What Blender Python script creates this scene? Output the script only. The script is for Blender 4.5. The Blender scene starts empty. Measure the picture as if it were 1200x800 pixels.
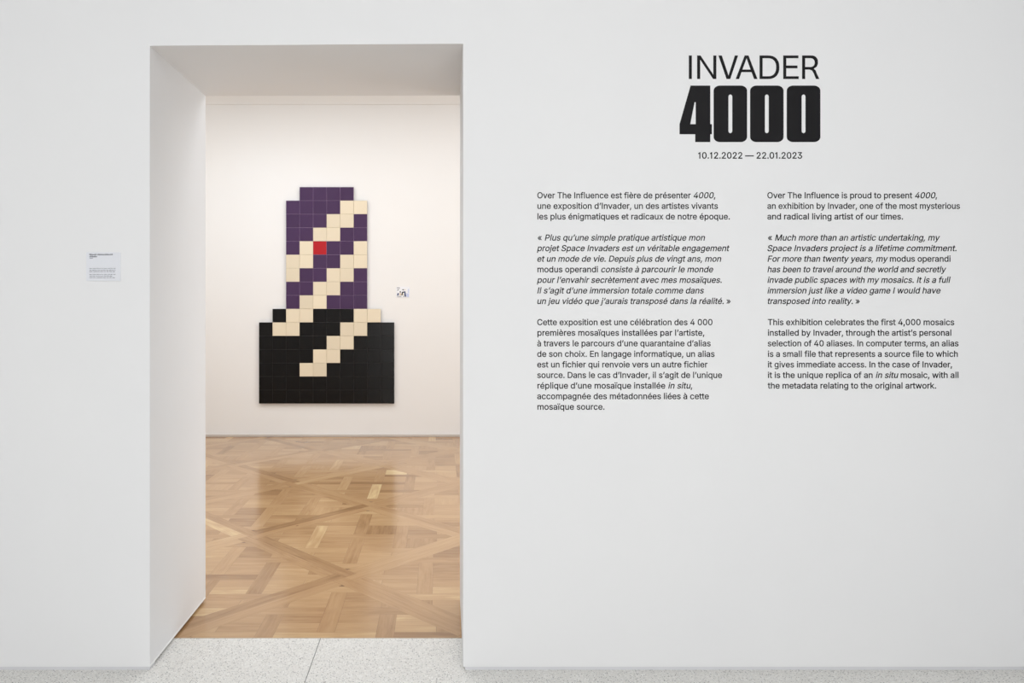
import bpy, bmesh, math, random
from mathutils import Vector, Matrix
from mathutils.geometry import delaunay_2d_cdt
random.seed(7)
scene = bpy.context.scene
COL = scene.collection

# ------------------------------------------------------------------ scale and camera
S = 0.00335                      # metres per photo pixel on the front wall plane
F = 850.0                        # focal length in pixels (1200 wide)
CX, CY = 514.0, 361.0            # principal point in the photo
D = F * S                        # camera to front wall
H = 424 * S                      # eye height
def X(px, r=1.0): return (px - CX) * S * r
def Z(py, r=1.0): return H + (CY - py) * S * r

cam = bpy.data.cameras.new('camera')
cam.sensor_fit = 'HORIZONTAL'; cam.sensor_width = 36.0
cam.lens = F / 1200 * 36.0
cam.shift_x = (600 - CX) / 1200
cam.shift_y = -(400 - CY) / 1200
cam.clip_start = 0.05
cam_o = bpy.data.objects.new('camera', cam); COL.objects.link(cam_o)
cam_o.location = (0, -D, H); cam_o.rotation_euler = (math.pi / 2, 0, 0)
scene.camera = cam_o

# ------------------------------------------------------------------ world, lights, exposure
world = bpy.data.worlds.new('world'); scene.world = world; world.use_nodes = True
world.node_tree.nodes['Background'].inputs[0].default_value = (0.9, 0.95, 1.0, 1)
world.node_tree.nodes['Background'].inputs[1].default_value = 0.15
scene.view_settings.view_transform = 'Standard'
scene.view_settings.look = 'None'
scene.view_settings.exposure = 0.0
scene.view_settings.gamma = 1.0
scene.view_settings.use_curve_mapping = False

def area(name, loc, rot, sx, sy, power, color):
    l = bpy.data.lights.new(name, 'AREA'); l.shape = 'RECTANGLE'; l.size = sx; l.size_y = sy
    l.energy = power; l.color = color
    o = bpy.data.objects.new(name, l); COL.objects.link(o); o.location = loc; o.rotation_euler = rot
    return o
def spot(name, loc, target, power, color, angle, blend, radius):
    l = bpy.data.lights.new(name, 'SPOT'); l.energy = power; l.color = color
    l.spot_size = math.radians(angle); l.spot_blend = blend; l.shadow_soft_size = radius
    o = bpy.data.objects.new(name, l); COL.objects.link(o); o.location = loc
    o.rotation_euler = (Vector(target) - Vector(loc)).to_track_quat('-Z', 'Y').to_euler()
    return o
FILL = (1.0, 0.99, 0.975)
COOL = (1.0, 0.99, 0.98)
HALL = (0.92, 0.96, 1.0)
# luminous ceiling and a fill light added behind the camera, evening the wall
area('gallery_ceiling_light', (-1.3, -4.3, 4.15), (0, 0, 0), 3.8, 3.2, 40, COOL)
area('gallery_ceiling_light', (1.2, -4.3, 4.15), (0, 0, 0), 1.8, 3.2, 36, COOL)
area('gallery_rear_fill', (0.55, -6.15, 0.85), (math.radians(90), 0, 0), 3.2, 1.5, 78, FILL)
# ceiling light, added side fill for the left reveal and picture spots of the room beyond
area('hall_ceiling_light', (-0.9, 2.65, 3.90), (0, 0, 0), 5.4, 2.6, 130, HALL)
area('hall_side_fill', (3.35, 1.9, 0.9), (0, math.radians(90), 0), 1.5, 2.0, 42, (0.94, 0.975, 1.0))
spot('picture_spot', (-1.9, 3.0, 3.8), (-1.85, 5.17, 2.15), 20, (0.62, 0.80, 1.0), 56, 1.0, 0.06)

# ------------------------------------------------------------------ helpers
def lin(r, g, b):
    f = lambda c: (c / 255 / 12.92) if c / 255 <= 0.04045 else ((c / 255 + 0.055) / 1.055) ** 2.4
    return (f(r), f(g), f(b), 1.0)

def mat(name, rgb, rough=0.5, spec=0.5):
    m = bpy.data.materials.new(name); m.use_nodes = True
    b = m.node_tree.nodes['Principled BSDF']
    b.inputs['Base Color'].default_value = lin(*rgb)
    b.inputs['Roughness'].default_value = rough
    b.inputs['Specular IOR Level'].default_value = spec
    return m, m.node_tree.nodes, m.node_tree.links, b

def noise_mat(name, c1, c2, scale, rough, spec=0.5, bump=0.0, bump_scale=None, detail=3.0):
    m, n, l, b = mat(name, c1, rough, spec)
    tc = n.new('ShaderNodeTexCoord')
    t = n.new('ShaderNodeTexNoise'); t.inputs['Scale'].default_value = scale; t.inputs['Detail'].default_value = detail
    l.new(tc.outputs['Object'], t.inputs['Vector'])
    mx = n.new('ShaderNodeMix'); mx.data_type = 'RGBA'
    mx.inputs[6].default_value = lin(*c1); mx.inputs[7].default_value = lin(*c2)
    l.new(t.outputs['Fac'], mx.inputs[0]); l.new(mx.outputs[2], b.inputs['Base Color'])
    if bump:
        t2 = n.new('ShaderNodeTexNoise'); t2.inputs['Scale'].default_value = bump_scale or scale * 4
        l.new(tc.outputs['Object'], t2.inputs['Vector'])
        bp = n.new('ShaderNodeBump'); bp.inputs['Strength'].default_value = bump; bp.inputs['Distance'].default_value = 0.002
        l.new(t2.outputs['Fac'], bp.inputs['Height']); l.new(bp.outputs[0], b.inputs['Normal'])
    return m

def add_box(bm, x0, x1, y0, y1, z0, z1, bev=0.0, seg=1):
    vs = [bm.verts.new((x, y, z)) for x in (x0, x1) for y in (y0, y1) for z in (z0, z1)]
    idx = [(0, 1, 3, 2), (4, 6, 7, 5), (0, 4, 5, 1), (2, 3, 7, 6), (0, 2, 6, 4), (1, 5, 7, 3)]
    fs = [bm.faces.new([vs[i] for i in f]) for f in idx]
    if bev:
        es = list({e for f in fs for e in f.edges})
        bmesh.ops.bevel(bm, geom=es, offset=bev, segments=seg, affect='EDGES', profile=0.5)

def add_prism(bm, front, back):
    """closed prism between two outlines of the same length"""
    a = [bm.verts.new(p) for p in front]; b = [bm.verts.new(p) for p in back]; n = len(a)
    bm.faces.new(a); bm.faces.new(b[::-1])
    for i in range(n):
        j = (i + 1) % n
        bm.faces.new((a[i], b[i], b[j], a[j]))

def obj(name, bm, m, parent=None, loc=None):
    bmesh.ops.recalc_face_normals(bm, faces=bm.faces[:])
    me = bpy.data.meshes.new(name); bm.to_mesh(me); bm.free()
    if m: me.materials.append(m)
    o = bpy.data.objects.new(name, me); COL.objects.link(o)
    if parent: o.parent = parent
    if loc: o.location = loc
    return o

def struct(name, bm, m):
    o = obj(name, bm, m); o['kind'] = 'structure'; return o

def thing(name, label, cat, loc, group=None):
    o = bpy.data.objects.new(name, None); COL.objects.link(o); o.location = loc
    o.empty_display_size = 0.1
    o['label'] = label; o['category'] = cat
    if group: o['group'] = group
    return o

# ------------------------------------------------------------------ materials
M_wall = noise_mat('gallery_wall_paint', (236, 237, 238), (232, 233, 235), 1.5, 0.75, 0.25, 0.06, 260)
M_hall = noise_mat('hall_wall_paint', (239, 237, 234), (235, 233, 230), 1.2, 0.8, 0.2, 0.05, 220)
M_ceil = noise_mat('ceiling_paint', (238, 238, 238), (234, 234, 234), 1.0, 0.85, 0.2)
M_metal = noise_mat('base_profile_grey', (222, 223, 227), (212, 213, 217), 3.0, 0.45, 0.5)
M_skirt = noise_mat('hall_skirting_paint', (205, 196, 188), (196, 188, 180), 3.0, 0.5, 0.4)
M_vinyl = noise_mat('black_vinyl', (20, 19, 22), (18, 17, 20), 8.0, 0.55, 0.2)

def terrazzo():
    m, n, l, b = mat('pale_terrazzo', (206, 206, 204), 0.38, 0.45)
    tc = n.new('ShaderNodeTexCoord')
    base = n.new('ShaderNodeTexNoise'); base.inputs['Scale'].default_value = 9; base.inputs['Detail'].default_value = 4
    l.new(tc.outputs['Object'], base.inputs['Vector'])
    mx = n.new('ShaderNodeMix'); mx.data_type = 'RGBA'
    mx.inputs[6].default_value = lin(232, 231, 227); mx.inputs[7].default_value = lin(222, 221, 217)
    l.new(base.outputs['Fac'], mx.inputs[0]); last = mx.outputs[2]
    # warp so chips are not round
    wn = n.new('ShaderNodeTexNoise'); wn.inputs['Scale'].default_value = 260
    l.new(tc.outputs['Object'], wn.inputs['Vector'])
    va = n.new('ShaderNodeVectorMath'); va.operation = 'MULTIPLY_ADD'
    va.inputs[1].default_value = (0.004,) * 3
    l.new(wn.outputs['Color'], va.inputs[0]); l.new(tc.outputs['Object'], va.inputs[2])
    def chips(scale, size, share, col, last):
        v = n.new('ShaderNodeTexVoronoi'); v.inputs['Scale'].default_value = scale
        l.new(va.outputs[0], v.inputs['Vector'])
        lt = n.new('ShaderNodeMath'); lt.operation = 'LESS_THAN'; lt.inputs[1].default_value = size
        l.new(v.outputs['Distance'], lt.inputs[0])
        sp = n.new('ShaderNodeSeparateColor'); l.new(v.outputs['Color'], sp.inputs[0])
        l2 = n.new('ShaderNodeMath'); l2.operation = 'LESS_THAN'; l2.inputs[1].default_value = share
        l.new(sp.outputs[0], l2.inputs[0])
        mu = n.new('ShaderNodeMath'); mu.operation = 'MULTIPLY'
        l.new(lt.outputs[0], mu.inputs[0]); l.new(l2.outputs[0], mu.inputs[1])
        k = n.new('ShaderNodeMix'); k.data_type = 'RGBA'
        l.new(mu.outputs[0], k.inputs[0]); l.new(last, k.inputs[6]); k.inputs[7].default_value = lin(*col)
        return k.outputs[2]
    last = chips(115, 0.42, 0.55, (241, 241, 238), last)
    last = chips(170, 0.40, 0.40, (208, 208, 206), last)
    last = chips(140, 0.33, 0.20, (160, 161, 160), last)
    last = chips(190, 0.36, 0.10, (108, 110, 113), last)
    last = chips(100, 0.22, 0.10, (128, 120, 112), last)
    l.new(last, b.inputs['Base Color'])
    return m
M_terrazzo = terrazzo()

def oak():
    m, n, l, b = mat('oak_parquet', (200, 160, 120), 0.27, 0.5)
    uv = n.new('ShaderNodeUVMap'); uv.uv_map = 'grain'
    at = n.new('ShaderNodeAttribute'); at.attribute_name = 'tone'
    # grain streaks: u runs along the board
    mp = n.new('ShaderNodeMapping'); mp.inputs['Scale'].default_value = (2.2, 34, 1)
    l.new(uv.outputs[0], mp.inputs[0])
    ns = n.new('ShaderNodeTexNoise'); ns.inputs['Scale'].default_value = 1.6; ns.inputs['Detail'].default_value = 6; ns.inputs['Distortion'].default_value = 0.8
    l.new(mp.outputs[0], ns.inputs['Vector'])
    mp2 = n.new('ShaderNodeMapping'); mp2.inputs['Scale'].default_value = (3.0, 11, 1)
    l.new(uv.outputs[0], mp2.inputs[0])
    n2 = n.new('ShaderNodeTexNoise'); n2.inputs['Scale'].default_value = 1.0; n2.inputs['Detail'].default_value = 3; n2.inputs['Distortion'].default_value = 1.5
    l.new(mp2.outputs[0], n2.inputs['Vector'])
    cr = n.new('ShaderNodeValToRGB')
    e = cr.color_ramp.elements
    e[0].position = 0.0; e[0].color = lin(128, 92, 60)
    e[1].position = 1.0; e[1].color = lin(226, 200, 152)
    x = cr.color_ramp.elements.new(0.45); x.color = lin(180, 143, 103)
    x = cr.color_ramp.elements.new(0.70); x.color = lin(194, 159, 117)
    a1 = n.new('ShaderNodeMath'); a1.operation = 'MULTIPLY_ADD'; a1.inputs[1].default_value = 0.42
    l.new(ns.outputs['Fac'], a1.inputs[0]); l.new(at.outputs['Fac'], a1.inputs[2])
    a2 = n.new('ShaderNodeMath'); a2.operation = 'MULTIPLY_ADD'; a2.inputs[1].default_value = 0.36
    l.new(n2.outputs['Fac'], a2.inputs[0]); l.new(a1.outputs[0], a2.inputs[2])
    l.new(a2.outputs[0], cr.inputs[0])
    # knots
    vk = n.new('ShaderNodeTexVoronoi'); vk.inputs['Scale'].default_value = 5.0
    mk = n.new('ShaderNodeMapping'); mk.inputs['Scale'].default_value = (0.7, 1.3, 1)
    l.new(uv.outputs[0], mk.inputs[0]); l.new(mk.outputs[0], vk.inputs['Vector'])
    kr = n.new('ShaderNodeMapRange'); kr.inputs[1].default_value = 0.02; kr.inputs[2].default_value = 0.055
    kr.inputs[3].default_value = 1.0; kr.inputs[4].default_value = 0.0
    l.new(vk.outputs['Distance'], kr.inputs[0])
    sc = n.new('ShaderNodeSeparateColor'); l.new(vk.outputs['Color'], sc.inputs[0])
    lt = n.new('ShaderNodeMath'); lt.operation = 'LESS_THAN'; lt.inputs[1].default_value = 0.22
    l.new(sc.outputs[0], lt.inputs[0])
    mu = n.new('ShaderNodeMath'); mu.operation = 'MULTIPLY'; l.new(kr.outputs[0], mu.inputs[0]); l.new(lt.outputs[0], mu.inputs[1])
    mx = n.new('ShaderNodeMix'); mx.data_type = 'RGBA'; mx.inputs[7].default_value = lin(120, 82, 54)
    l.new(mu.outputs[0], mx.inputs[0]); l.new(cr.outputs[0], mx.inputs[6])
    l.new(mx.outputs[2], b.inputs['Base Color'])
    rr = n.new('ShaderNodeMapRange'); rr.inputs[3].default_value = 0.13; rr.inputs[4].default_value = 0.22
    l.new(ns.outputs['Fac'], rr.inputs[0]); l.new(rr.outputs[0], b.inputs['Roughness'])
    return m
M_oak = oak()
M_gap = noise_mat('parquet_underlay', (120, 84, 56), (100, 70, 46), 5, 0.8)

# ------------------------------------------------------------------ room shell
WT = 0.680                     # thickness of the wall with the opening
YB = 1.817 * D                 # back wall of the room beyond
RB = 2.817                     # its depth ratio
GAP = 0.0134                   # shadow gap under the wall
XL, XLb = X(175.6), X(175.6)
XR, XRb = X(542.7), 0.1035
CEIL_A, CEIL_B = 4.2, 3.95
SIDE = X(1201)

bm = bmesh.new()
def u_outline(y, xl, xr, zl, zr):
    return [(-4.2, y, GAP), (-4.2, y, CEIL_A), (3.4, y, CEIL_A), (3.4, y, GAP),
            (xr, y, GAP), (xr, y, zr), (xl, y, zl), (xl, y, GAP)]
add_prism(bm, u_outline(0, XL, XR, Z(53.6), Z(51.2)), u_outline(WT, XLb, XRb, Z(112.3, 1.239), Z(112.0, 1.239)))
struct('wall_front', bm, M_wall)

# recessed metal base profile under the plasterboard
bm = bmesh.new()
add_box(bm, -4.15, XL - 0.03, 0.003, WT - 0.03, 0.0, GAP)
add_box(bm, XL - 0.03, XL - 0.002, 0.003, 0.06, 0.0, GAP - 0.001)
add_box(bm, XR + 0.008, 3.35, 0.003, WT - 0.012, 0.0, GAP)
struct('baseboard_front', bm, M_metal)

bm = bmesh.new(); add_box(bm, SIDE, SIDE + 0.2, -6.2, -0.001, 0.0, CEIL_A); struct('wall_right', bm, M_wall)
bm = bmesh.new(); add_box(bm, -4.2, -4.0, -6.2, -0.001, 0.0, CEIL_A); struct('wall_left', bm, M_wall)
bm = bmesh.new(); add_box(bm, -4.2, SIDE + 0.2, -6.4, -6.2, 0.0, CEIL_A); struct('wall_rear', bm, M_wall)
bm = bmesh.new(); add_box(bm, -4.2, 3.4, -6.4, WT, CEIL_A, CEIL_A + 0.15); struct('ceiling', bm, M_ceil)
YW = D * (424 / 386.2 - 1)     # where the terrazzo meets the oak
JX = X(375.5, 424 / 387)
bm = bmesh.new()
add_box(bm, -4.2, JX - 0.0016, -6.4, YW - 0.003, -0.12, 0.0)
add_box(bm, JX + 0.0016, 3.4, -6.4, YW - 0.003, -0.12, 0.0)
struct('floor_terrazzo', bm, M_terrazzo)
bm = bmesh.new(); add_box(bm, JX - 0.0016, JX + 0.0016, -6.4, YW - 0.003, -0.12, -0.0012)
struct('trim_1', bm, noise_mat('joint_grout', (122, 122, 120), (108, 108, 106), 30, 0.8))
bm = bmesh.new(); add_box(bm, -4.0, 3.4, YW - 0.003, YW, -0.12, 0.0008)
struct('trim_2', bm, noise_mat('threshold_profile', (196, 176, 150), (176, 154, 128), 20, 0.4))

# room beyond
bm = bmesh.new(); add_box(bm, -4.4, 3.6, YB, YB + 0.2, 0.0, CEIL_B); struct('wall_back', bm, M_hall)
bm = bmesh.new(); add_box(bm, -4.4, -4.2, WT, YB, 0.0, CEIL_B); struct('wall_hall_left', bm, M_hall)
bm = bmesh.new(); add_box(bm, 3.4, 3.6, WT, YB, 0.0, CEIL_B); struct('wall_hall_right', bm, M_hall)
bm = bmesh.new(); add_box(bm, -4.4, 3.6, WT, YB + 0.2, CEIL_B, CEIL_B + 0.15); struct('ceiling_hall', bm, M_ceil)
bm = bmesh.new()
zc = Z(122.4, RB)
add_prism(bm, [(-4.2, YB, zc), (-4.2, YB - 0.012, zc), (-4.2, YB - 0.016, zc + 0.02), (-4.2, YB - 0.05, zc + 0.10), (-4.2, YB - 0.06, CEIL_B), (-4.2, YB, CEIL_B)],
          [(3.4, YB, zc), (3.4, YB - 0.012, zc), (3.4, YB - 0.016, zc + 0.02), (3.4, YB - 0.05, zc + 0.10), (3.4, YB - 0.06, CEIL_B), (3.4, YB, CEIL_B)])
struct('trim_3', bm, M_hall)
bm = bmesh.new(); add_box(bm, -4.2, 3.4, YB - 0.014, YB, 0.0, 0.027, 0.003, 2); struct('baseboard_back', bm, M_skirt)

# slim white edge bead along the foot of the left reveal
bm = bmesh.new(); add_box(bm, XL - 0.01, XL + 0.0015, 0.004, WT - 0.004, GAP - 0.001, GAP + 0.006)
struct('trim_4', bm, noise_mat('edge_bead_white', (250, 250, 250), (246, 246, 246), 10, 0.5))

# ------------------------------------------------------------------ Versailles parquet (one floor, board by board)
def clip(poly, nx, ny, c):
    out = []
    for i in range(len(poly)):
        a, b = poly[i], poly[(i + 1) % len(poly)]
        da, db = nx * a[0] + ny * a[1] - c, nx * b[0] + ny * b[1] - c
        if da <= 0: out.append(a)
        if da * db < 0:
            t = da / (da - db); out.append((a[0] + t * (b[0] - a[0]), a[1] + t * (b[1] - a[1])))
    return out
def poly_area(p):
    return abs(sum(p[i][0] * p[(i + 1) % len(p)][1] - p[(i + 1) % len(p)][0] * p[i][1] for i in range(len(p)))) / 2
FX0, FX1, FY0, FY1 = -4.2, 3.4, YW, YB
def make_parquet():
    bm = bmesh.new()
    uvl = bm.loops.layers.uv.new('grain'); tl = bm.faces.layers.float.new('tone')
    g0 = 0.0008
    def board(poly, ang, tone):
        for nx, ny, c in ((-1, 0, -FX0), (1, 0, FX1), (0, -1, -FY0), (0, 1, FY1)):
            if len(poly) < 3: return
            poly = clip(poly, nx, ny, c)
        if len(poly) < 3 or poly_area(poly) < 2e-5: return
        cx = sum(p[0] for p in poly) / len(poly); cy = sum(p[1] for p in poly) / len(poly)
        ou, ov = random.uniform(0, 40), random.uniform(0, 40)
        ca, sa = math.cos(ang), math.sin(ang)
        q = []
        for x, y in poly:
            d = math.hypot(x - cx, y - cy) or 1
            q.append((x - (x - cx) / d * g0, y - (y - cy) / d * g0))
        f = bm.faces.new([bm.verts.new((x, y, 0.0)) for x, y in q])
        f[tl] = tone
        for lp in f.loops:
            x, y = lp.vert.co.x - cx, lp.vert.co.y - cy
            lp[uvl].uv = (ou + x * ca + y * sa, ov - x * sa + y * ca)
    def tone(): return max(-0.16, min(0.62, random.gauss(0.10, 0.115) + (0.13 if random.random() < 0.07 else 0) - (0.11 if random.random() < 0.10 else 0)))
    R, BW, PER, SW = 0.6875, 0.076, 0.262, 0.078      # half diagonal, border board, lattice period, strip width
    r2 = math.sqrt(0.5)
    c_in = (R * r2) - BW                              # distance from the panel centre to the border's inner edge
    ox, oy = -0.4955, 0.983
    for i in range(-7, 8):
        for j in range(-3, 9):
            if (i + j) % 2 == 0: continue
            px, py = ox + i * R, oy + j * R           # panel centres lie between the crossings
            if px < FX0 - 1 or px > FX1 + 1 or py < FY0 - 1 or py > FY1 + 1: continue
            dia = [(r2, r2), (-r2, r2), (-r2, -r2), (r2, -r2)]
            def inner(poly):
                for nx, ny in dia:
                    if len(poly) < 3: return poly
                    poly = clip(poly, nx, ny, nx * px + ny * py + c_in)
                return poly
            # border boards, butted pinwheel fashion
            L = R * r2
            for k, (nx, ny) in enumerate(dia):
                tx, ty = -ny, nx
                P = lambda n_, t_: (px + nx * n_ + tx * t_, py + ny * n_ + ty * t_)
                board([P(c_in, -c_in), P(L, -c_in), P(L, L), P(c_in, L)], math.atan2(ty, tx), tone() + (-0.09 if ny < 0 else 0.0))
            # woven strips
            def strip(u0, u1, v0, v1, ang):
                board(inner([(px + u0, py + v0), (px + u1, py + v0), (px + u1, py + v1), (px + u0, py + v1)]), ang, tone())
            h = SW / 2
            for a in range(-2, 3):
                for b in range(-2, 3):
                    cu, cv = a * PER, b * PER
                    if (a + b) % 2 == 0:   # the strip along u lies over
                        strip(cu - PER + h, cu + PER - h, cv - h, cv + h, 0.0)
                    else:
                        strip(cu - h, cu + h, cv - PER + h, cv + PER - h, math.pi / 2)
            # square fillers
            for a in range(-3, 3):
                for b in range(-3, 3):
                    u0, u1, v0, v1 = a * PER + h, (a + 1) * PER - h, b * PER + h, (b + 1) * PER - h
                    m_ = (v0 + v1) / 2
                    if random.random() < 0.5:
                        strip(u0, u1, v0, v1, 0.0 if random.random() < 0.75 else math.pi / 2)
                    else:
                        strip(u0, u1, v0, m_, 0.0); strip(u0, u1, m_, v1, 0.0)
    return bm
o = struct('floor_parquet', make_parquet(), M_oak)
bm = bmesh.new(); add_box(bm, FX0, FX1, FY0, FY1, -0.12, -0.0006); struct('floor_underlay', bm, M_gap)

# ------------------------------------------------------------------ mosaic picture (abstract stepped tile panel)
TILE = 15.95 * S * RB * (1 - 0.010)
MX, MZ = X(383.3, RB) , Z(472.3, RB)
YT = YB - 0.030
mosaic = thing('mosaic_panel', 'tall stepped wall mosaic of purple, cream, red and black tiles above the oak floor', 'mosaic', (MX, YB - 0.004, MZ))
LAY = ['...PPPP...',
       '..PPPPCC..',
       '..PPPCCP..',
       '..PPCCPP..',
       '..PCRPPC..',
       '..CCPPCC..',
       '..CPPCCP..',
       '..PPCCPP..',
       '..PCCPPP..',
       '.KCCKKKCC.',
       'KCCKKKCCKK',
       'KKKKKCCKKK',
       'KKKKCCKKKK',
       'KKKCCKKKKK',
       'KKKKKKKKKK',
       'KKKKKKKKKK']
TC = {'P': ((72, 50, 82), 'purple glazed tiles'), 'C': ((226, 212, 186), 'cream glazed tiles'),
      'R': ((176, 34, 40), 'single red glazed tile'), 'K': ((15, 14, 14), 'black glazed tiles')}
TM = {}
for k, (c, _) in TC.items():
    m, n, l, b = mat('glazed_tile_' + {'P': 'purple', 'C': 'cream', 'R': 'red', 'K': 'black'}[k], c, 0.2 if k != 'C' else 0.28, 0.2)
    ge = n.new('ShaderNodeNewGeometry')
    hs = n.new('ShaderNodeHueSaturation'); hs.inputs['Color'].default_value = lin(*c)
    mr = n.new('ShaderNodeMapRange'); mr.inputs[3].default_value = 0.93; mr.inputs[4].default_value = 1.07
    l.new(ge.outputs['Random Per Island'], mr.inputs[0]); l.new(mr.outputs[0], hs.inputs['Value'])
    l.new(hs.outputs[0], b.inputs['Base Color'])
    TM[k] = m
GM = {k: noise_mat('tile_joint_' + n_, c, tuple(int(v * 0.95) for v in c), 20, 0.6) for k, n_, c in
      (('P', 'purple', (158, 128, 164)), ('C', 'cream', (206, 190, 160)), ('R', 'red', (158, 128, 164)), ('K', 'black', (40, 37, 36)))}
M_back = noise_mat('mosaic_backing_board', (60, 54, 60), (52, 47, 53), 6, 0.7)
rows = len(LAY)
# stepped backing board
bm = bmesh.new()
for r, line in enumerate(LAY):
    c0 = next(i for i, ch in enumerate(line) if ch != '.'); c1 = max(i for i, ch in enumerate(line) if ch != '.') + 1
    add_box(bm, (c0 - 5) * TILE + 0.003, (c1 - 5) * TILE - 0.003, -0.0225, 0.0, (rows - 1 - r) * TILE + (0.003 if r == rows - 1 else 0), (rows - r) * TILE - 0.003 if r == 0 or line.count('.') != LAY[r - 1].count('.') else (rows - r) * TILE)
obj('backing_board', bm, M_back, mosaic)
# connected colour fields
seen = set()
def field(r, c):
    k = LAY[r][c]; st = [(r, c)]; out = []
    while st:
        a = st.pop()
        if a in seen or not (0 <= a[0] < rows and 0 <= a[1] < 10) or LAY[a[0]][a[1]] != k: continue
        seen.add(a); out.append(a)
        st += [(a[0] + 1, a[1]), (a[0] - 1, a[1]), (a[0], a[1] + 1), (a[0], a[1] - 1)]
    return k, out
for r in range(rows):
    for c in range(10):
        if LAY[r][c] == '.' or (r, c) in seen: continue
        k, cells = field(r, c)
        bm = bmesh.new()
        for (rr, cc) in cells:
            t = bmesh.new()
            g = 0.0016
            add_box(t, -TILE / 2 + g, TILE / 2 - g, -0.0075, 0, -TILE / 2 + g, TILE / 2 - g, 0.0014, 2)
            rot = Matrix.Rotation(random.gauss(0, 0.0035), 4, 'X') @ Matrix.Rotation(random.gauss(0, 0.0035), 4, 'Z')
            t.transform(Matrix.Translation(((cc - 5 + 0.5) * TILE, -0.0222, (rows - rr - 0.5) * TILE)) @ rot)
            me = bpy.data.meshes.new('tmp'); t.to_mesh(me); t.free(); bm.from_mesh(me); bpy.data.meshes.remove(me)
        nf = len(bm.faces)
        for (rr, cc) in cells:       # joint filler around each tile of the field
            e0, e1 = (cc - 5) * TILE + 0.0003, (cc - 4) * TILE - 0.0003
            f0, f1 = (rows - rr - 1) * TILE + 0.0003, (rows - rr) * TILE - 0.0003
            add_box(bm, e0, e1, -0.0275, -0.0222, f0, f1)
        bm.faces.ensure_lookup_table()
        for f in bm.faces[nf:]: f.material_index = 1
        o = obj('tile_field', bm, TM[k], mosaic); o['label'] = TC[k][1]
        o.data.materials.append(GM[k])

# ------------------------------------------------------------------ small picture card beside the mosaic
M_card = noise_mat('card_white', (238, 238, 240), (234, 234, 237), 4, 0.5)
def flat(bm, pts, y, th=0.0008):
    add_prism(bm, [(x, y - th, z) for x, z in pts], [(x, y, z) for x, z in pts])
k = S * RB
cx0, cx1, cz0, cz1 = X(464.3, RB), X(480.2, RB), Z(348.6, RB), Z(335.8, RB)
W, Hh = cx1 - cx0, cz1 - cz0
card = thing('picture_card', 'small white printed card with a blue and black photo, right of the mosaic', 'card', (cx0, YB, cz0))
bm = bmesh.new(); add_box(bm, 0, W, -0.004, 0, 0, Hh, 0.0006); obj('card_sheet', bm, M_card, card)
def cp(px, py): return ((px / 1000 * 25 + 460 - 464.3) * k, (348.6 - (py / 800 * 20 + 332)) * k)
def patch(name, col, polys, label):
    m = noise_mat(name + '_ink', col, tuple(int(c * 0.9) for c in col), 60, 0.5)
    for i, p in enumerate(polys):
        bm = bmesh.new(); flat(bm, [cp(*q) for q in p], -0.0040, 0.0003)
        o = obj(name, bm, m, card); o['label'] = label
patch('printed_heading', (120, 115, 122), [[(205, 190), (345, 190), (345, 206), (205, 206)], [(205, 214), (350, 214), (350, 230), (205, 230)]], 'grey printed heading')
patch('photo_figure', (44, 42, 44), [[(440, 285), (500, 268), (545, 300), (500, 325)], [(440, 400), (540, 372), (560, 425), (480, 455), (470, 555), (410, 555)],
      [(225, 300), (300, 280), (310, 300), (220, 340)], [(330, 380), (390, 360), (400, 425), (340, 430)]], 'dark shapes in the card photo')
patch('photo_drape', (28, 54, 110), [[(555, 365), (600, 365), (640, 610), (560, 590)], [(240, 450), (300, 450), (280, 560), (205, 570)]], 'dark blue shapes in the card photo')
patch('photo_ground', (176, 176, 178), [[(205, 585), (420, 590), (420, 635), (205, 625)], [(490, 575), (640, 610), (640, 635), (480, 625)]], 'grey ground in the card photo')
patch('photo_skin', (226, 206, 182), [[(330, 450), (400, 450), (410, 560), (330, 550)], [(570, 270), (610, 270), (610, 330), (570, 330)], [(480, 470), (520, 470), (525, 560), (485, 555)]], 'beige shapes in the card photo')
patch('card_margin', (206, 214, 244), [[(650, 450), (770, 480), (775, 640), (650, 630)], [(730, 260), (775, 260), (775, 470), (730, 440)]], 'pale blue right strip of the card')

# ------------------------------------------------------------------ wall label left of the opening
lx0, lx1, lz0, lz1 = X(101.6), X(141.4), Z(329.0), Z(295.6)
label = thing('wall_label', 'small pale exhibit label on the white wall left of the doorway', 'label', (lx0, 0, lz0))
bm = bmesh.new(); add_box(bm, 0, lx1 - lx0, -0.003, 0, 0, lz1 - lz0, 0.0004)
obj('label_board', bm, noise_mat('label_board_white', (230, 232, 238), (226, 229, 236), 9, 0.35, 0.5), label)
def word_rows(name, col, rows_, lab):
    bm = bmesh.new(); rnd = random.Random(name)
    for py, hgt, x_end, wmin, wmax in rows_:
        x = 105.3
        while x < x_end - 0.4:
            w = min(rnd.uniform(wmin, wmax), x_end - x)
            # each word is a run of short upright strokes on a baseline, too small to read
            q = x
            while q < x + w - 0.12:
                hh = hgt * rnd.choice((0.7, 0.75, 1.0))
                sw = 0.3 if hgt < 1 else 0.42
                flat(bm, [((q - 101.6) * S, (329 - py) * S), ((q + sw - 101.6) * S, (329 - py) * S), ((q + sw - 101.6) * S, (329 - py + hh) * S), ((q - 101.6) * S, (329 - py + hh) * S)], -0.003, 0.0002)
                if rnd.random() < 0.8:
                    zz = rnd.choice((0.0, hgt * 0.55))
                    flat(bm, [((q - 101.6) * S, (329 - py + zz) * S), ((q + sw * 2 - 101.6) * S, (329 - py + zz) * S), ((q + sw * 2 - 101.6) * S, (329 - py + zz + hgt * .22) * S), ((q - 101.6) * S, (329 - py + zz + hgt * .22) * S)], -0.0032, 0.0002)
                q += sw * 2
            x += w + (1.0 if hgt < 1 else 0.9)
    o = obj(name, bm, noise_mat(name + '_ink', col, col, 5, 0.6), label); o['label'] = lab
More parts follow.
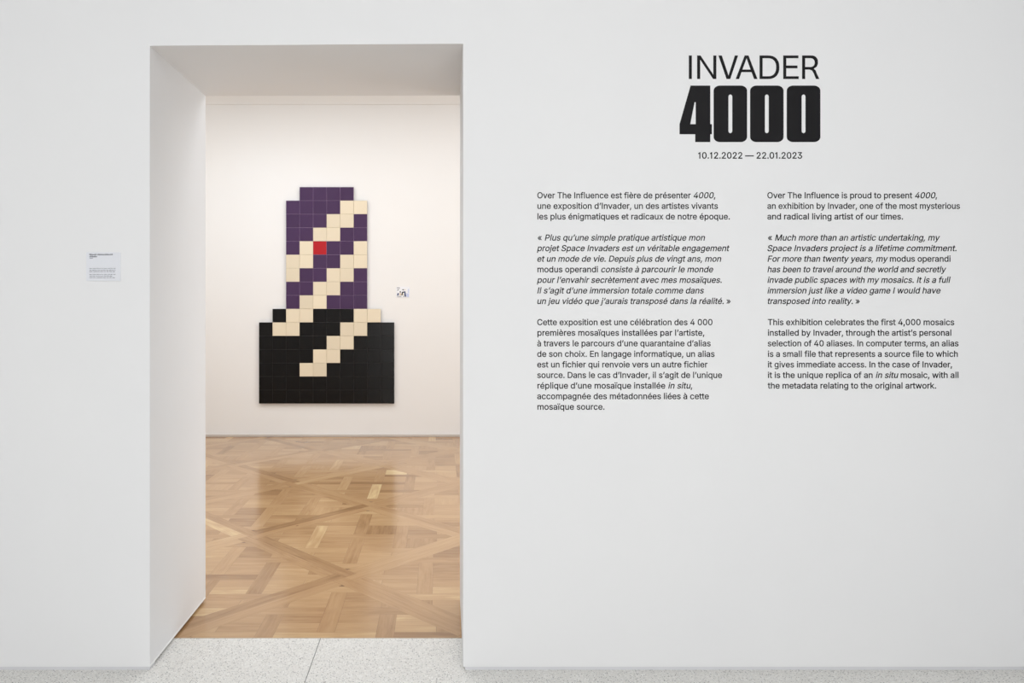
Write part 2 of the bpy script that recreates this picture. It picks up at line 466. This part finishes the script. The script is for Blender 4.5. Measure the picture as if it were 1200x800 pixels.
word_rows('label_heading', (24, 24, 44), [(299.0, 1.7, 132.2, 4, 9), (301.3, 1.7, 114.2, 8.6, 9)], 'two lines of bold dark heading')
word_rows('label_date', (90, 92, 110), [(302.9, 0.9, 109.6, 4, 5)], 'short grey line under the heading')
word_rows('label_paragraph', (88, 90, 104), [(314.9, 0.95, 135.4, 1.6, 4), (316.9, 0.95, 135.6, 1.2, 3), (318.6, 0.95, 135.2, 1.8, 4)], 'upper paragraph of small grey print')
word_rows('label_paragraph', (80, 82, 98), [(321.9, 0.95, 135.5, 1.6, 4), (323.8, 0.95, 132.8, 1.4, 3.4), (325.7, 0.95, 136.0, 1.8, 4)], 'lower paragraph of small grey print')

# ------------------------------------------------------------------ vinyl lettering
# letter outlines: advance, contours (1000 units)
GLYPHS = {
 ' ': (188, ''),
 "'": (206, '78,318 70,509 136,509 128,318'),
 ',': (188, '38,-119 68,71 137,71 84,-119'),
 '.': (188, '95,-4 78,-1 63,9 53,24 50,41 53,59 63,73 78,83 95,87 113,83 128,73 138,59 141,41 138,24 128,9 113,-1'),
 '0': (453, '227,-7 174,1 130,24 95,62 69,113 53,178 48,254 53,330 69,395 95,447 130,484 174,508 227,516 279,508 323,484 358,447 384,395 400,330 405,254 400,178 384,113 359,62 323,24 279,1|227,50 261,56 290,74 313,103 330,144 340,194 344,254 340,314 330,365 313,405 290,435 261,453 227,460 192,453 163,435 140,405 123,365 113,314 109,254 113,194 123,144 140,103 163,74 192,56'),
 '1': (453, '76,0 76,55 391,55 391,0|276,509 276,0 212,0 212,448 209,448 86,358 86,427 198,509'),
 '2': (453, '64,0 64,47 234,229 282,282 311,327 320,371 317,397 308,419 293,436 273,449 224,460 196,457 172,447 153,433 139,413 130,390 127,362 66,362 71,405 86,442 111,473 143,496 182,511 225,516 268,511 306,497 337,474 361,445 376,411 381,372 371,318 336,259 267,180 153,60 153,57 389,57 389,0'),
 '3': (453, '218,-7 173,-3 133,10 98,30 70,57 52,91 44,132 109,132 115,107 126,87 144,71 165,59 219,50 275,61 297,74 315,93 325,116 329,145 326,172 316,196 299,217 275,234 242,244 201,248 157,248 157,299 288,448 288,452 70,452 70,509 372,509 372,461 211,278 211,289 264,288 308,276 344,253 371,222 387,186 393,145 387,103 370,66 344,36 309,12 266,-2'),
 '4': (453, '40,105 40,158 247,509 311,509 109,166 109,163 413,163 413,105|282,0 282,121 282,146 282,318 343,318 343,0'),
 'C': (510, '267,-7 205,1 150,25 104,63 70,115 48,179 40,254 48,329 70,393 104,445 150,484 205,508 267,516 340,504 373,490 402,471 427,447 448,418 463,385 473,348 408,348 389,395 357,428 315,449 267,456 223,450 184,432 150,403 125,364 109,314 103,254 109,194 125,145 151,105 184,76 223,59 267,53 315,60 357,81 389,114 408,160 473,160 463,124 448,91 428,62 402,38 373,19 341,5 305,-4'),
 'D': (502, '219,0 96,0 96,57 215,57 272,63 318,81 354,110 379,149 394,198 399,255 394,312 379,361 354,399 320,428 275,446 221,452 93,452 93,509 225,509 294,501 353,478 399,441 433,391 455,329 462,255 455,181 433,119 398,68 351,31 291,8|125,509 125,0 60,0 60,509'),
 'E': (419, '60,0 60,509 372,509 372,452 125,452 125,286 355,286 355,229 125,229 125,57 375,57 375,0'),
 'F': (410, '60,0 60,509 369,509 369,452 125,452 125,278 346,278 346,221 125,221 125,0'),
 'I': (300, '31,0 31,57 118,57 118,452 31,452 31,509 269,509 269,452 183,452 183,57 269,57 269,0'),
 'M': (628, '60,0 60,509 152,509 277,187 287,159 299,123 311,84 322,49 307,49 318,83 330,121 342,158 352,187 476,509 568,509 568,0 504,0 504,291 504,327 505,369 506,413 507,457 513,457 498,409 482,363 467,322 456,291 342,0 286,0 170,291 159,321 145,361 129,408 112,457 119,457 120,416 121,372 122,328 122,291 122,0'),
 'O': (533, '267,-7 205,1 150,25 105,63 70,115 48,179 40,254 48,329 70,393 105,445 150,484 205,508 267,516 329,508 384,484 429,445 464,393 486,329 493,254 486,179 464,115 429,63 384,25 329,1|267,53 310,59 349,76 383,105 408,144 425,194 430,254 425,314 408,365 383,404 349,433 310,450 267,456 223,450 184,433 151,404 125,364 109,314 103,254 109,194 125,144 151,105 184,76 223,59'),
 'P': (445, '60,0 60,509 235,509 289,503 332,487 366,462 390,430 404,391 409,348 404,304 390,265 366,233 332,207 289,191 235,186 109,186 109,242 233,242 269,246 297,256 318,272 333,294 342,319 344,348 342,376 333,402 318,423 297,439 268,449 232,452 125,452 125,0'),
 'S': (447, '224,-9 172,-4 128,9 91,31 64,60 46,96 38,137 104,137 110,110 123,88 142,71 166,59 224,49 257,52 286,60 311,74 329,92 341,114 346,139 342,161 332,179 296,205 245,222 184,239 128,260 86,289 60,326 52,372 58,413 75,448 102,476 138,498 180,511 227,516 275,511 316,498 351,476 377,449 394,415 401,378 337,378 326,412 302,437 267,453 225,459 194,456 167,448 145,435 129,418 118,398 115,376 119,352 131,334 169,308 212,293 264,279 312,264 359,238 395,198 405,171 408,139 403,99 386,64 360,34 323,11 278,-4'),
 'T': (449, '32,452 32,509 417,509 417,452 257,452 257,0 193,0 193,452'),
 'a': (389, '160,-9 126,-5 94,5 68,22 48,45 35,73 30,108 34,138 43,161 58,179 78,193 125,211 178,220 234,227 265,235 273,243 276,255 267,297 240,322 196,331 149,322 118,301 100,274 41,291 57,322 79,346 104,364 133,375 194,384 239,379 286,360 306,343 322,320 333,290 337,251 337,0 277,0 277,52 272,52 252,25 215,1|170,45 202,49 228,59 248,74 263,93 272,115 276,138 276,190 259,182 231,176 200,171 175,168 134,159 103,139 95,124 92,105 102,72 130,52'),
 'b': (424, '229,-8 198,-5 172,4 138,31 118,59 112,59 112,0 53,0 53,509 114,509 114,319 118,319 137,346 171,373 197,381 229,384 274,378 313,361 345,332 370,293 385,245 390,189 385,133 370,84 346,45 313,16 274,-2|220,47 253,51 279,66 301,88 316,117 325,151 328,189 325,227 316,261 301,290 280,311 253,325 220,330 188,325 161,312 140,291 125,263 116,229 113,189 116,150 125,115 140,86 162,65 188,51'),
 'c': (396, '207,-8 159,-2 117,16 82,46 56,85 40,133 34,187 40,243 56,291 82,330 117,360 159,378 207,384 260,377 305,356 340,322 362,277 303,262 290,289 270,311 242,325 207,330 173,325 145,310 124,287 108,258 99,224 96,187 99,151 108,117 124,89 145,66 173,51 207,46 243,52 271,66 292,89 304,117 363,102 341,56 306,21 261,-1'),
 'd': (424, '195,-8 151,-2 111,16 79,45 55,84 39,133 34,189 39,245 55,293 79,332 112,361 151,378 196,384 228,381 253,373 287,346 306,319 311,319 311,509 372,509 372,0 313,0 313,59 307,59 287,31 252,4 227,-5|205,47 236,51 263,65 284,86 299,115 309,150 312,189 309,229 300,263 284,291 263,312 237,325 205,330 172,325 145,311 124,290 108,261 99,227 96,189 99,151 109,117 124,88 145,66 172,51'),
 'e': (404, '212,-8 161,-2 117,16 82,46 56,85 40,132 34,187 39,242 55,290 81,329 115,359 157,378 205,384 266,374 294,361 319,341 341,315 357,282 368,242 371,194 371,169 75,169 75,221 338,221 310,202 307,237 298,269 283,294 263,314 237,326 205,330 173,326 146,313 125,294 109,270 99,241 96,211 96,178 100,139 110,106 128,80 151,61 179,50 212,46 254,53 285,73 306,105 365,91 353,63 335,39 311,19 283,4 249,-5'),
 'f': (254, '228,379 228,327 6,327 6,379|81,0 81,432 84,461 96,486 113,505 135,519 187,530 222,527 243,521 227,468 215,472 195,474 171,470 154,460 145,443 142,419 142,0'),
 'g': (425, '207,-151 168,-148 134,-140 82,-110 51,-69 101,-41 122,-66 154,-88 207,-97 249,-92 282,-75 304,-47 311,-6 311,68 306,68 287,41 252,16 227,8 195,5 152,10 113,27 80,53 55,90 39,136 34,191 39,246 55,293 80,332 112,361 152,378 196,384 228,382 253,373 288,346 308,319 313,319 313,379 372,379 372,-9 367,-54 350,-90 324,-117 291,-136 251,-147|205,59 237,63 264,75 285,95 300,121 309,154 312,193 309,231 300,264 285,291 264,312 237,325 205,330 172,325 145,312 124,290 109,262 99,229 96,193 99,155 109,123 124,96 145,76 172,63'),
 'h': (410, '114,227 114,0 53,0 53,509 114,509 114,287 102,287 124,332 152,362 187,379 227,384 264,380 295,369 321,349 341,321 353,285 357,240 357,0 296,0 296,235 290,275 273,304 246,323 210,329 184,326 161,317 141,303 126,283 117,257'),
 'i': (167, '53,0 53,379 114,379 114,0|84,443 67,446 54,455 44,468 41,483 44,499 54,512 67,521 84,524 100,521 114,512 123,499 126,483 123,468 114,455 100,446'),
 'j': (167, '53,379 114,379 114,-30 111,-63 102,-90 86,-113 65,-129 37,-139 4,-143 -10,-143 -10,-87 2,-87 25,-83 40,-72 50,-54 53,-29|83,443 67,446 53,455 44,468 41,483 44,499 53,512 67,521 83,524 100,521 114,512 123,499 126,483 123,468 114,455 100,446'),
 'k': (381, '110,137 110,212 121,212 284,379 360,379 184,199 177,199|53,0 53,509 114,509 114,0|294,0 148,186 191,229 372,0'),
 'l': (189, '139,-2 101,3 74,20 58,47 53,84 53,509 114,509 114,99 120,62 130,54 146,52 160,53 170,54 181,3 162,-1'),
 'm': (610, '53,0 53,379 112,379 112,295 108,295 118,323 132,346 172,376 219,386 257,380 287,361 309,331 321,295 312,295 322,321 337,343 381,375 437,386 468,383 497,372 522,354 541,328 553,296 557,255 557,0 496,0 496,254 490,289 473,313 447,326 419,330 395,328 374,320 345,290 335,247 335,0 274,0 274,260 269,288 253,311 229,326 199,330 158,320 140,307 126,289 117,266 114,238 114,0'),
 'n': (410, '114,227 114,0 53,0 53,379 112,379 112,287 102,287 124,332 152,362 187,379 227,384 264,380 295,369 321,349 341,321 353,285 357,240 357,0 296,0 296,235 290,275 273,304 246,323 210,329 184,326 161,317 141,303 126,283 117,257'),
 'o': (415, '207,-8 159,-2 117,16 82,46 56,85 40,133 34,187 40,243 56,291 82,330 117,360 159,378 207,384 256,378 299,360 333,330 359,291 376,243 381,187 376,133 359,85 333,46 299,16 256,-2|207,46 242,51 270,66 292,89 307,117 316,151 319,187 316,224 307,258 292,287 270,310 242,325 207,330 173,325 145,310 124,287 108,258 99,224 96,187 99,151 108,117 124,89 145,66 173,51'),
 'p': (424, '53,-143 53,379 112,379 112,319 118,319 137,346 171,373 197,381 229,384 274,378 313,361 345,332 370,293 385,245 390,189 385,133 370,84 346,45 313,16 274,-2 229,-8 198,-5 173,4 138,31 118,59 114,59 114,-143|220,47 253,51 279,66 301,88 316,117 325,151 328,189 325,227 316,261 301,290 280,311 253,325 220,330 188,325 161,312 140,291 125,263 116,229 113,189 116,150 125,115 140,86 162,65 188,51'),
 'q': (424, '372,-143 311,-143 311,59 306,59 287,31 252,4 227,-5 195,-8 151,-2 111,16 79,45 55,84 39,133 34,189 39,245 55,293 79,332 112,361 151,378 196,384 228,381 253,373 287,346 307,319 313,319 313,379 372,379|205,47 236,51 263,65 284,86 299,115 309,150 312,189 309,229 300,263 284,291 263,312 237,325 205,330 172,325 145,311 124,290 108,261 99,227 96,189 99,151 109,117 124,88 145,66 172,51'),
 'r': (259, '53,0 53,379 112,379 112,321 115,321 130,347 152,367 181,380 213,385 229,384 243,384 243,322 230,324 207,326 182,323 159,315 140,301 126,284 117,262 114,237 114,0'),
 's': (365, '182,-8 145,-5 112,3 84,18 62,38 45,63 36,94 94,107 105,79 124,60 150,49 181,45 217,50 244,62 262,81 268,103 265,121 254,136 237,147 212,155 149,170 104,186 72,208 53,237 47,274 51,305 65,332 87,354 115,370 149,381 187,384 223,381 254,372 279,358 299,339 324,290 268,277 258,298 243,316 219,328 187,333 156,329 131,317 114,299 109,277 112,258 124,243 172,223 229,209 275,194 306,171 325,142 331,107 326,75 312,47 290,24 260,6 223,-5'),
 't': (227, '204,379 204,327 6,327 6,379|65,471 126,471 126,98 128,76 136,61 150,53 170,50 185,51 202,54 213,2 192,-3 168,-4 125,2 92,21 72,52 65,93'),
 'u': (410, '182,-5 146,-1 115,11 89,31 69,59 57,95 53,139 53,379 114,379 114,144 119,105 137,75 164,56 200,50 226,53 249,62 268,77 283,97 293,122 296,153 296,379 357,379 357,0 298,0 298,92 307,92 286,47 257,17 222,0'),
 'v': (389, '163,0 17,379 84,379 165,155 187,87 206,21 184,21 203,87 224,155 305,379 371,379 226,0'),
 'w': (567, '138,0 23,379 87,379 133,214 154,137 175,41 165,41 186,135 206,214 252,379 316,379 362,214 382,136 402,41 391,41 413,135 434,214 480,379 545,379 429,0 368,0 319,172 305,225 291,280 277,338 291,338 277,280 263,225 248,172 199,0'),
 'x': (379, '21,0 171,218 171,171 29,379 100,379 147,306 179,253 207,206 175,206 202,253 233,306 282,379 352,379 209,169 209,214 358,0 287,0 231,85 200,136 173,182 205,182 178,136 148,85 91,0'),
 'y': (389, '47,-139 61,-86 71,-87 104,-89 130,-74 151,-36 163,-1 17,379 84,379 165,155 187,87 206,21 184,21 202,87 224,155 305,379 371,379 204,-58 177,-107 139,-136 91,-145 65,-143'),
 '«': (403, '168,49 33,209 168,369 238,369 105,209 238,49|307,49 171,209 307,369 377,369 243,209 377,49'),
 '»': (403, '26,49 159,209 26,369 96,369 231,209 96,49|165,49 298,209 165,369 234,369 370,209 234,49'),
 'à': (389, '160,-9 126,-5 94,5 68,22 48,45 35,73 30,108 34,138 43,161 58,179 78,193 125,211 178,220 234,227 265,235 273,243 276,255 267,297 240,322 196,331 149,322 118,301 100,274 41,291 57,322 79,346 104,364 133,375 194,384 239,379 286,360 306,343 322,320 333,290 337,251 337,0 277,0 277,52 272,52 252,25 215,1|170,45 202,49 228,59 248,74 263,93 272,115 276,138 276,190 259,182 231,176 200,171 175,168 134,159 103,139 95,124 92,105 102,72 130,52|165,429 99,529 168,529 215,429'),
 'è': (404, '212,-8 161,-2 117,16 82,46 56,85 40,132 34,187 39,242 55,290 81,329 115,359 157,378 205,384 266,374 294,361 319,341 341,315 357,282 368,242 371,194 371,169 75,169 75,221 338,221 310,202 307,237 298,269 283,294 263,314 237,326 205,330 173,326 146,313 125,294 109,270 99,241 96,211 96,178 100,139 110,106 128,80 151,61 179,50 212,46 254,53 285,73 306,105 365,91 353,63 335,39 311,19 283,4 249,-5|180,429 114,529 182,529 230,429'),
 'é': (404, '212,-8 161,-2 117,16 82,46 56,85 40,132 34,187 39,242 55,290 81,329 115,359 157,378 205,384 266,374 294,361 319,341 341,315 357,282 368,242 371,194 371,169 75,169 75,221 338,221 310,202 307,237 298,269 283,294 263,314 237,326 205,330 173,326 146,313 125,294 109,270 99,241 96,211 96,178 100,139 110,106 128,80 151,61 179,50 212,46 254,53 285,73 306,105 365,91 353,63 335,39 311,19 283,4 249,-5|177,429 225,529 293,529 227,429'),
 'ï': (167, '53,0 53,379 114,379 114,0|156,443 140,446 127,455 118,468 115,483 118,499 127,512 140,520 156,523 171,520 184,512 193,499 196,483 193,468 184,455 171,446|12,443 -4,446 -17,455 -26,468 -29,483 -26,499 -17,512 -4,520 12,523 27,520 40,512 49,499 52,483 49,468 40,455 27,446'),
 '—': (699, '699,244 699,188 0,188 0,244'),
 '’': (177, '52,318 82,509 151,509 98,318'),
}

def fill_mesh(name, loops, parent, th=0.0004):
    """loops: closed outlines in wall coordinates (x, z) relative to the parent -> thin filled mesh standing on the wall"""
    cu = bpy.data.curves.new(name, 'CURVE'); cu.dimensions = '2D'; cu.fill_mode = 'BOTH'; cu.extrude = th / 2
    for lp in loops:
        sp = cu.splines.new('POLY'); sp.points.add(len(lp) - 1); sp.use_cyclic_u = True
        for p, (x, z) in zip(sp.points, lp): p.co = (x, z, 0, 1)
    t = bpy.data.objects.new(name, cu)
    me = bpy.data.meshes.new_from_object(t)
    me.transform(Matrix.Translation((0, -th / 2, 0)) @ Matrix.Rotation(math.pi / 2, 4, 'X'))
    bpy.data.objects.remove(t); bpy.data.curves.remove(cu)
    me.name = name; me.materials.clear(); me.materials.append(M_vinyl)
    o = bpy.data.objects.new(name, me); COL.objects.link(o); o.parent = parent
    return o

def embolden(lp, d):
    """outer outlines run clockwise, so moving along the left normal thickens the stroke"""
    n = len(lp); out = []
    for i in range(n):
        a, b, c = lp[i - 1], lp[i], lp[(i + 1) % n]
        e1 = (b[0] - a[0], b[1] - a[1]); e2 = (c[0] - b[0], c[1] - b[1])
        l1 = math.hypot(*e1) or 1; l2 = math.hypot(*e2) or 1
        n1 = (-e1[1] / l1, e1[0] / l1); n2 = (-e2[1] / l2, e2[0] / l2)
        m = (n1[0] + n2[0], n1[1] + n2[1]); q = max(1 + n1[0] * n2[0] + n1[1] * n2[1], 0.5)
        out.append((b[0] + m[0] / q * d, b[1] + m[1] / q * d))
    return out

def winding(p, loops):
    w = 0
    for lp in loops:
        for i in range(len(lp)):
            a, b = lp[i - 1], lp[i]
            s_ = (b[0] - a[0]) * (p[1] - a[1]) - (p[0] - a[0]) * (b[1] - a[1])
            if a[1] <= p[1] < b[1] and s_ > 0: w += 1
            elif b[1] <= p[1] < a[1] and s_ < 0: w -= 1
    return w

GL = {}
for ch, (adv, s_) in GLYPHS.items():
    GL[ch] = (adv, [[tuple(map(float, p.split(','))) for p in c.split(' ')] for c in s_.split('|')] if s_ else [])
# plain sans forms for the three letters the wall text draws without serifs or tails
GL['I'] = (190, [[(63, 0), (63, 509), (127, 509), (127, 0)]])
GL['l'] = (176, [[(58, 0), (58, 524), (118, 524), (118, 0)]])
GL['1'] = (330, [[(150, 0), (150, 402), (110, 382), (60, 374), (60, 428), (104, 440), (142, 470), (160, 509), (214, 509), (214, 0)]])
CACHE = {}
def glyph(ch, bold):
    """filled triangles of one letter (non-zero winding, so overlapping strokes unite)"""
    if (ch, bold) not in CACHE:
        adv, loops = GL[ch]
        loops = [embolden(lp, bold) for lp in loops]
        vs, tris = [], []
        if loops:
            co, ed = [], []
            for lp in loops:
                k0 = len(co); co += [Vector(p) for p in lp]
                ed += [(k0 + i, k0 + (i + 1) % len(lp)) for i in range(len(lp))]
            v, e, f = delaunay_2d_cdt(co, ed, [], 0, 0.01)[:3]
            vs = [tuple(p) for p in v]
            for t in f:
                c = (sum(vs[i][0] for i in t) / len(t), sum(vs[i][1] for i in t) / len(t))
                if winding(c, loops): tris.append(tuple(t))
        CACHE[(ch, bold)] = (adv, vs, tris)
    return CACHE[(ch, bold)]
CAP = 509.0
def text_mesh(name, parent, text, x0, x1, base, cap_px, bold, ox, oy, slant=0.2, th=0.0004):
    """*stars* switch italics; the line runs from photo x0 to x1 with its baseline at photo y `base`"""
    pen = 0.0; it = False; V = []; T_ = []
    for ch in text:
        if ch == '*': it = not it; continue
        adv, vs, tris = glyph(ch, bold)
        k0 = len(V)
        V += [(pen + x + (y * slant if it else 0), y) for x, y in vs]
        T_ += [tuple(k0 + i for i in t) for t in tris]
        pen += adv
    used = {i for t in T_ for i in t}
    mn = min(V[i][0] for i in used); mx = max(V[i][0] for i in used)
    kx = (x1 - x0) * S / (mx - mn); kz = cap_px * S / CAP
    bm = bmesh.new()
    bv = [bm.verts.new((X(x0) - ox + (x - mn) * kx, -th, Z(base) - oy + y * kz)) for x, y in V]
    fs = [bm.faces.new([bv[i] for i in t]) for t in T_]
    bmesh.ops.delete(bm, geom=[v for v in bm.verts if not v.link_faces], context='VERTS')
    ex = bmesh.ops.extrude_face_region(bm, geom=fs)
    for v in ex['geom']:
        if isinstance(v, bmesh.types.BMVert): v.co.y = 0.0
    return obj(name, bm, M_vinyl, parent)

FR = [[("Over The Influence est fière de présenter *4000*,", 629.6, 838.2), ("une exposition d’Invader, un des artistes vivants", 629.8, 841.3),
       ("les plus énigmatiques et radicaux de notre époque.", 629.8, 855.3)],
      [("« *Plus qu’une simple pratique artistique mon*", 630.0, 826.2), ("*projet Space Invaders est un véritable engagement*", 629.2, 854.9),
       ("*et un mode de vie. Depuis plus de vingt ans, mon*", 629.6, 845.2), ("modus operandi *consiste à parcourir le monde*", 629.8, 835.8),
       ("*pour l’envahir secrètement avec mes mosaïques.*", 629.2, 845.8), ("*Il s’agit d’une immersion totale comme dans*", 629.6, 825.0),
       ("*un jeu vidéo que j’aurais transposé dans la réalité.* »", 629.6, 856.2)],
      [("Cette exposition est une célébration des 4 000", 629.5, 834.9), ("premières mosaïques installées par l’artiste,", 629.8, 825.4),
       ("à travers le parcours d’une quarantaine d’alias", 629.5, 832.8), ("de son choix. En langage informatique, un alias", 629.5, 837.4),
       ("est un fichier qui renvoie vers un autre fichier", 629.5, 829.1), ("source. Dans le cas d’Invader, il s’agit de l’unique", 629.5, 846.1),
       ("réplique d’une mosaïque installée *in situ*,", 629.8, 811.2), ("accompagnée des métadonnées liées à cette", 629.5, 830.7), ("mosaïque source.", 629.8, 708.4)]]
EN = [[("Over The Influence is proud to present *4000*,", 899.2, 1098.0), ("an exhibition by Invader, one of the most mysterious", 899.2, 1124.9),
       ("and radical living artist of our times.", 899.2, 1058.2)],
      [("« *Much more than an artistic undertaking, my*", 899.8, 1101.6), ("*Space Invaders project is a lifetime commitment.*", 899.3, 1120.9),
       ("*For more than twenty years, my* modus operandi", 899.4, 1113.9), ("*has been to travel around the world and secretly*", 899.3, 1108.9),
       ("*invade public spaces with my mosaics. It is a full*", 899.3, 1114.0), ("*immersion just like a video game I would have*", 899.3, 1102.2),
       ("*transposed into reality.* »", 899.6, 1007.5)],
      [("This exhibition celebrates the first 4,000 mosaics", 899.8, 1118.2), ("installed by Invader, through the artist’s personal", 899.8, 1114.7),
       ("selection of 40 aliases. In computer terms, an alias", 899.6, 1123.2), ("is a small file that represents a source file to which", 899.8, 1122.4),
       ("it gives immediate access. In the case of Invader,", 899.8, 1115.7), ("it is the unique replica of an *in situ* mosaic, with all", 899.8, 1123.2),
       ("the metadata relating to the original artwork.", 899.6, 1097.0)]]
def wall_text(paras, x0, label_):
    oz = Z(paras_end(paras))
    t = thing('wall_text', label_, 'wall text', (X(x0), 0, oz))
    row = 0
    for p in paras:
        e = bpy.data.objects.new('text_paragraph', None); COL.objects.link(e); e.parent = t; e.empty_display_size = 0.05
        for line, a, b in p:
            text_mesh('text_line', e, line, a, b, 232.2 + row * 12.38, 6.9, 12.0, X(x0), oz)
            row += 1
        row += 1
    return t
def paras_end(paras): return 232.2 + (sum(len(p) for p in paras) + len(paras) - 2) * 12.38
wall_text(FR, 629.5, 'left column of black lettering, French exhibition text on the white wall')
wall_text(EN, 899.2, 'right column of black lettering, English exhibition text on the white wall')

# date line
dt = thing('date_lettering', 'single black line of dates under the big number on the wall', 'lettering', (X(879), 0, Z(185.7)))
text_mesh('date_line', dt, '10.12.2022 — 22.01.2023', 818.2, 940.0, 185.7, 7.3, 13.0, X(879), Z(185.7))

# title letters, drawn in the 5.333x enlargement of the photo
def t_pt(p, o): return (X(780 + p[0] / 5.3333) - o[0], Z(50 + p[1] / 5.3333) - o[1])
def arc(cx, cy, rx, ry, a0, a1, n=10, e=1.0):
    out = []
    for i in range(n + 1):
        a = math.radians(a0 + (a1 - a0) * i / n); c, s_ = math.cos(a), math.sin(a)
        out.append((cx + rx * math.copysign(abs(c) ** e, c), cy - ry * math.copysign(abs(s_) ** e, s_)))
    return out
T, Bt = 80.0, 227.0
LET = {
 'I': [[(145, T), (164, T), (164, Bt), (145, Bt)]],
 'N': [[(197, T), (218, T), (298, 200), (298, T), (317, T), (317, Bt), (297, Bt), (216, 106), (216, Bt), (197, Bt)]],
 'V': [[(330, T), (351, T), (393, 205), (433, T), (453, T), (404, Bt), (381, Bt)]],
 'A': [[(494, T), (518, T), (574, Bt), (553, Bt), (537, 184), (474, 184), (459, Bt), (438, Bt)], [(506, 97), (480, 168), (531, 168)]],
 'D': [[(587, T), (640, T)] + arc(640, 153.5, 71, 73.5, 90, -90, 18, 0.86) + [(587, Bt)],
       [(606, 97), (606, 210)] + arc(640, 153.5, 51, 56.5, -90, 90, 18, 0.86)],
 'E': [[(735, T), (830, T), (830, 97), (754, 97), (754, 143), (824, 143), (824, 160), (754, 160), (754, 210), (832, 210), (832, Bt), (735, Bt)]],
 'R': [[(853, T), (910, T)] + arc(910, 121, 42, 41, 90, 0, 8, 0.9) + [(951, 135), (944, 150), (930, 160), (926, 163), (938, 174), (944, 192), (961, Bt), (940, Bt), (925, 190), (915, 174), (900, 168), (872, 168), (872, Bt), (853, Bt)],
       [(872, 97), (872, 152), (905, 152)] + arc(905, 124.5, 27, 27.5, -90, 90, 10, 0.9)],
}
o0 = (X(883), Z(50 + Bt / 5.3333))
title = thing('title_lettering', 'thin black capitals spelling INVADER at the top of the wall', 'lettering', (o0[0], 0, o0[1]))
for ch in 'INVADER':
    fill_mesh('letter', [[t_pt(p, o0) for p in lp] for lp in LET[ch]], title)['label'] = 'black letter ' + ch
def rrect(x0, x1, y0, y1, rx, ry, e=1.0):
    return (arc(x1 - rx, y0 + ry, rx, ry, 90, 0, 8, e) + arc(x1 - rx, y1 - ry, rx, ry, 0, -90, 8, e)
            + arc(x0 + rx, y1 - ry, rx, ry, -90, -180, 8, e) + arc(x0 + rx, y0 + ry, rx, ry, 180, 90, 8, e))
o1 = (X(879), Z(50 + 621 / 5.3333))
num = thing('number_lettering', 'huge heavy black numerals 4000 on the white wall', 'lettering', (o1[0], 0, o1[1]))
four = [[(156, 268), (279, 268), (279, 509), (289, 509), (289, 572), (279, 572), (279, 621), (185, 621), (185, 572), (87, 572), (87, 509)],
        [(188, 372), (181, 372), (154, 509), (188, 509)]]
fill_mesh('numeral', [[t_pt(p, o1) for p in lp] for lp in four], num)['label'] = 'black numeral 4'
for a, b in ((300, 509), (528, 737), (757, 967)):
    c = (a + b) / 2
    fill_mesh('numeral', [[t_pt(p, o1) for p in lp] for lp in (rrect(a, b, 268, 621, 40, 32), rrect(c - 12, c + 12, 324, 565, 12, 14))], num)['label'] = 'black numeral 0'
